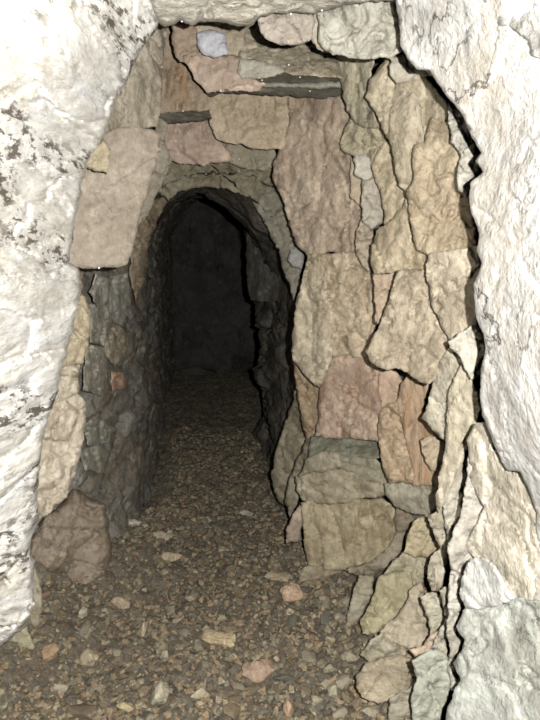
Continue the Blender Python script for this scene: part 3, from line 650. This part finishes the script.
BIG = [
 (132, 523, 18, 9, (168, 158, 134), .40, 'small bright stone on the dim floor, furthest in beside the brown boulder'),
 (160, 536, 28, 11, (140, 128, 106), .30, 'flat grey-tan stone lying just in front of the small bright stone'),
 (170, 556, 26, 10, (150, 134, 104), .31, 'flat tan stone casting a dark shadow in the middle of the passage floor'),
 (217, 638, 44, 11, (168, 148, 112), .36, 'long flat pale stone on the floor centre with a dark hollow behind it'),
 (292, 594, 26, 18, (170, 140, 112), .36, 'pinkish-tan stone on the floor in front of the foot block'),
 (258, 672, 34, 26, (138, 114, 94), .26, 'reddish-brown flat stone set in the front of the floor'),
 (82, 613, 13, 11, (172, 162, 138), .38, 'small pale pointed stone below the brown boulder'),
 (89, 658, 22, 16, (156, 140, 112), .32, 'pale buff stone among brown chips, right of the orange stone'),
 (50, 652, 19, 19, (160, 130, 98), .30, 'orange-tan three-cornered stone near the pale wall foot'),
 (157, 695, 28, 26, (160, 150, 124), .33, 'pale grey three-cornered stone at the front edge of the floor'),
 (122, 603, 26, 13, (142, 126, 100), .29, 'tan flat stone beside the foot of the brown boulder'),
 (144, 630, 15, 20, (150, 136, 108), .30, 'upright buff stone in the middle of the brown chips'),
 (278, 579, 30, 5, (150, 132, 104), .31, 'thin flat stone lying against the corner of the foot block'),
 (247, 513, 17, 8, (150, 144, 124), .34, 'small pale grey stone on the dim floor near the foot of the red-stained wall'),
 (289, 709, 14, 20, (158, 128, 102), .30, 'upright tan-orange stone at the front edge of the floor'),
 (200, 692, 22, 14, (158, 144, 116), .33, 'buff stone at the front between the reddish stone and the pale grey one'),
 (336, 690, 18, 16, (152, 144, 118), .31, 'pale grey stone at the front beside the half buried tan boulder'),
 (126, 708, 22, 11, (156, 142, 104), .32, 'yellow-buff flat stone at the front left of the pale grey three-cornered stone'),
 (165, 655, 11, 13, (146, 138, 114), .30, 'small grey-green stone behind the pale grey three-cornered stone'),
 (205, 521, 16, 6, (128, 116, 96), .27, 'thin brown stone lying furthest along the centre of the floor'),
 (330, 640, 12, 9, (148, 134, 106), .30, 'small buff stone on the slope below the yellowish boulder'),
 (60, 690, 20, 8, (140, 130, 108), .28, 'flat grey stone behind the buff boulder in the bottom corner'),
]
for (px, py, w, h, rgb, lum, lab) in BIG: big_stone(px, py, w, h, rgb, lum * 1.55, lab)
for (px, py, w, h) in ((350, 656, 22, 13), (374, 668, 20, 12), (344, 684, 24, 14), (372, 712, 30, 15), (340, 713, 20, 13), (396, 712, 22, 14), (346, 602, 16, 11), (338, 618, 14, 10), (366, 646, 18, 10), (322, 600, 16, 9), (330, 668, 16, 10), (318, 700, 18, 12)):
    big_stone(px, py, w, h, (140, 130, 106), .36, 'grey-buff angular stone in the rubble slope below the yellowish boulder', name='rubble_stone')
    COL.objects[-1]['group'] = 'rubble stones below the yellowish boulder'
for (px, py, w, h, lab) in ((200, 372, 44, 8, 'low pale boulder in the blackness at the end of the passage'),
                            (245, 366, 40, 18, 'dark hump of rock at the end of the passage beside the low pale boulder')):
    big_stone(px, py, w, h, (120, 114, 104), .14 if h < 10 else .08, lab, name='boulder')

# small stones: each kind once, then copies
KINDS = [
 ('pale_stone_chip', (158, 148, 124), .46, 'small pale buff stone chip loose among the brown chips on the passage floor', 'pale stone chips on the floor'),
 ('brown_stone_chip', (128, 112, 88), .32, 'small brown stone chip loose among the trodden grit on the passage floor', 'brown stone chips on the floor'),
 ('grey_stone_chip', (128, 124, 108), .32, 'small grey stone chip loose among the trodden grit on the passage floor', 'grey stone chips on the floor'),
 ('reddish_stone_chip', (146, 118, 94), .33, 'small reddish-tan stone chip loose among the trodden grit on the passage floor', 'reddish stone chips on the floor'),
]
protos = []
for (nm, rgb, lum, lab, grp) in KINDS:
    m = mat_for(rgb, lum, bump=.6, dark=.2, scale=3.0, rnd=.22)
    for k in range(5):
        bm = chip_bm(rng, 11 + k, (1, rng.uniform(.55, .85), rng.uniform(.3, .55)), .07)
        me = bpy.data.meshes.new(nm); bm.to_mesh(me); bm.free(); me.materials.append(m)
        protos.append((nm, me, lab, grp))
used = [floor_hit(b[0], b[1]) for b in BIG]
def on_floor(x, y):
    if x < curve(XL, y) + .08: return False
    xr = curve([(1.5, .22), (2.0, .36), (2.5, .36), (2.8, .16), (3.3, .02), (4, -.05), (5, -.1)], y)
    return x < xr
n = 0; first = {}
while n < 290:
    y = 1.72 + rng.random() ** 1.5 * 2.4; x = rng.uniform(-.85, .5)
    if not on_floor(x, y): continue
    s = rng.choice((.02, .024, .029, .036, .046)) * rng.uniform(.85, 1.15)
    if any((x - u.x) ** 2 + (y - u.y) ** 2 < (s * 1.3 + .02) ** 2 for u in used): continue
    used.append(Vector((x, y, 0)))
    nm, me, lab, grp = protos[rng.choice((0, 1, 2, 3, 4, 5, 6, 7, 8, 9, 5, 6, 7, 8, 9, 10, 11, 12, 13, 14, 15, 16, 17))]
    if me.name not in first:
        o = bpy.data.objects.new(nm, me); first[me.name] = o
    else:
        o = first[me.name].copy()
    COL.objects.link(o)
    o.scale = (s, s, s); o.rotation_euler = (rng.uniform(-.35, .35), rng.uniform(-.35, .35), rng.uniform(0, 6.28))
    o.location = (x, y, floor_h(x, y) + .006 + s * .1)
    tag(o, lab, 'stone', grp); n += 1

# grit too fine to count: one mass
def build_gravel():
    bm_list = []
    for k in range(14):
        b = chip_bm(rng, 8, (1, rng.uniform(.6, .95), rng.uniform(.45, .8)), 0)
        b.verts.ensure_lookup_table(); b.verts.index_update()
        bm_list.append(([v.co.copy() for v in b.verts], [[v.index for v in f.verts] for f in b.faces])); b.free()
    V, Fc, T = [], [], []
    TON = [tone((134, 116, 86), .30), tone((126, 110, 82), .27), tone((150, 136, 106), .36), tone((124, 116, 94), .29), tone((138, 114, 86), .28), tone((112, 98, 74), .24)]
    c = 0
    while c < 11000:
        y = 1.5 + rng.random() ** 1.7 * 3.3; x = rng.uniform(-1.0, .6)
        if not on_floor(x - .0, y) and not (x < .65 and y < 2.6 and x > curve(XL, y)): continue
        if any(abs(x - u.x) < w2 and abs(y - u.y) < d2 for u, w2, d2 in STONES): continue
        s = .005 + .016 * rng.random() ** 2.2
        R = Euler((rng.uniform(-.45, .45), rng.uniform(-.45, .45), rng.uniform(0, 6.28))).to_matrix()
        vs, fs = bm_list[rng.randrange(14)]
        o = Vector((x, y, floor_h(x, y) + .008 + s * .2)); b0 = len(V)
        for v in vs: V.append(R @ (v * s) + o)
        t = TON[rng.randrange(6)]; g = rng.uniform(.8, 1.2)
        for f in fs: Fc.append([i + b0 for i in f])
        T += [(t[0] * g, t[1] * g, t[2] * g, 1)] * len(vs); c += 1
    me = bpy.data.meshes.new('gravel'); me.from_pydata(V, [], Fc); me.update()
    a = me.color_attributes.new('tone', 'FLOAT_COLOR', 'POINT')
    a.data.foreach_set('color', np.array(T, np.float32).ravel())
    me.materials.append(rock_mat('gravel_chips', (.2, .18, .14), (.7, .66, .6), dark=0, scale=3, bump=.5, attr=True, rough=.65, spec=.4))
    o = bpy.data.objects.new('gravel', me); COL.objects.link(o)
    tag(o, 'fine brown stone chips covering the passage floor', 'gravel', kind='stuff')
build_gravel()

# drops of water hanging from the ledges
def drops():
    m = bpy.data.materials.new('water_drop'); m.use_nodes = True
    b = m.node_tree.nodes['Principled BSDF']; b.inputs['Base Color'].default_value = (.8, .82, .85, 1); b.inputs['Roughness'].default_value = .12; b.inputs['Specular IOR Level'].default_value = 1.0  # whitish base colour stands in for the flash glint in clear drops
    bm = bmesh.new(); bmesh.ops.create_uvsphere(bm, u_segments=12, v_segments=8, radius=.0028)
    for v in bm.verts:
        if v.co.z > 0: v.co.x *= 1 - v.co.z / .0028 * .5; v.co.y *= 1 - v.co.z / .0028 * .5; v.co.z *= 1.5
    for f in bm.faces: f.smooth = True
    me = bpy.data.meshes.new('water_droplet'); bm.to_mesh(me); bm.free(); me.materials.append(m)
    bpy.context.view_layer.update(); dg = bpy.context.evaluated_depsgraph_get()
    first = None
    for px, py in ((182, 21), (216, 23), (221, 91), (183, 111), (262, 80), (310, 91), (289, 65), (239, 171), (246, 170), (239, 159), (206, 174), (99, 268), (291, 14), (322, 10), (300, 77)):
        d = ray(px, py).normalized(); hit, loc, *_ = bpy.context.scene.ray_cast(dg, CAM, d)
        if not hit: continue
        o = bpy.data.objects.new('water_droplet', me) if first is None else first.copy()
        first = first or o; COL.objects.link(o); o.location = loc - d * .001
        tag(o, 'tiny glinting water droplet clinging to a rock ledge over the passage', 'water drop', 'water droplets on the ledges')
drops()

#==LIGHT==
ld = bpy.data.lights.new('camera_flash', 'SPOT'); ld.energy = 100; ld.shadow_soft_size = .007; ld.spot_size = math.radians(130); ld.spot_blend = .2
ld.color = (1, .99, .97)
lo = bpy.data.objects.new('camera_flash', ld); COL.objects.link(lo)
lo.location = CAM + Vector((.088, 0, .035)); lo.rotation_euler = (math.pi / 2 - PITCH, 0, 0)

w = bpy.data.worlds.new('dark'); bpy.context.scene.world = w; w.use_nodes = True
w.node_tree.nodes['Background'].inputs[0].default_value = (0, 0, 0, 1)
cd = bpy.data.cameras.new('camera'); co = bpy.data.objects.new('camera', cd); COL.objects.link(co)
co.location = CAM; co.rotation_euler = (math.pi / 2 - PITCH, 0, 0)
cd.sensor_fit = 'VERTICAL'; cd.sensor_height = 24; cd.lens = F / 720 * 24; cd.clip_start = .02
sc = bpy.context.scene; sc.camera = co; sc.cycles.diffuse_bounces = 1
sc.view_settings.view_transform = 'Standard'; sc.view_settings.look = 'None'; sc.view_settings.gamma = 1; sc.view_settings.use_curve_mapping = False
sc.view_settings.exposure = 1.5
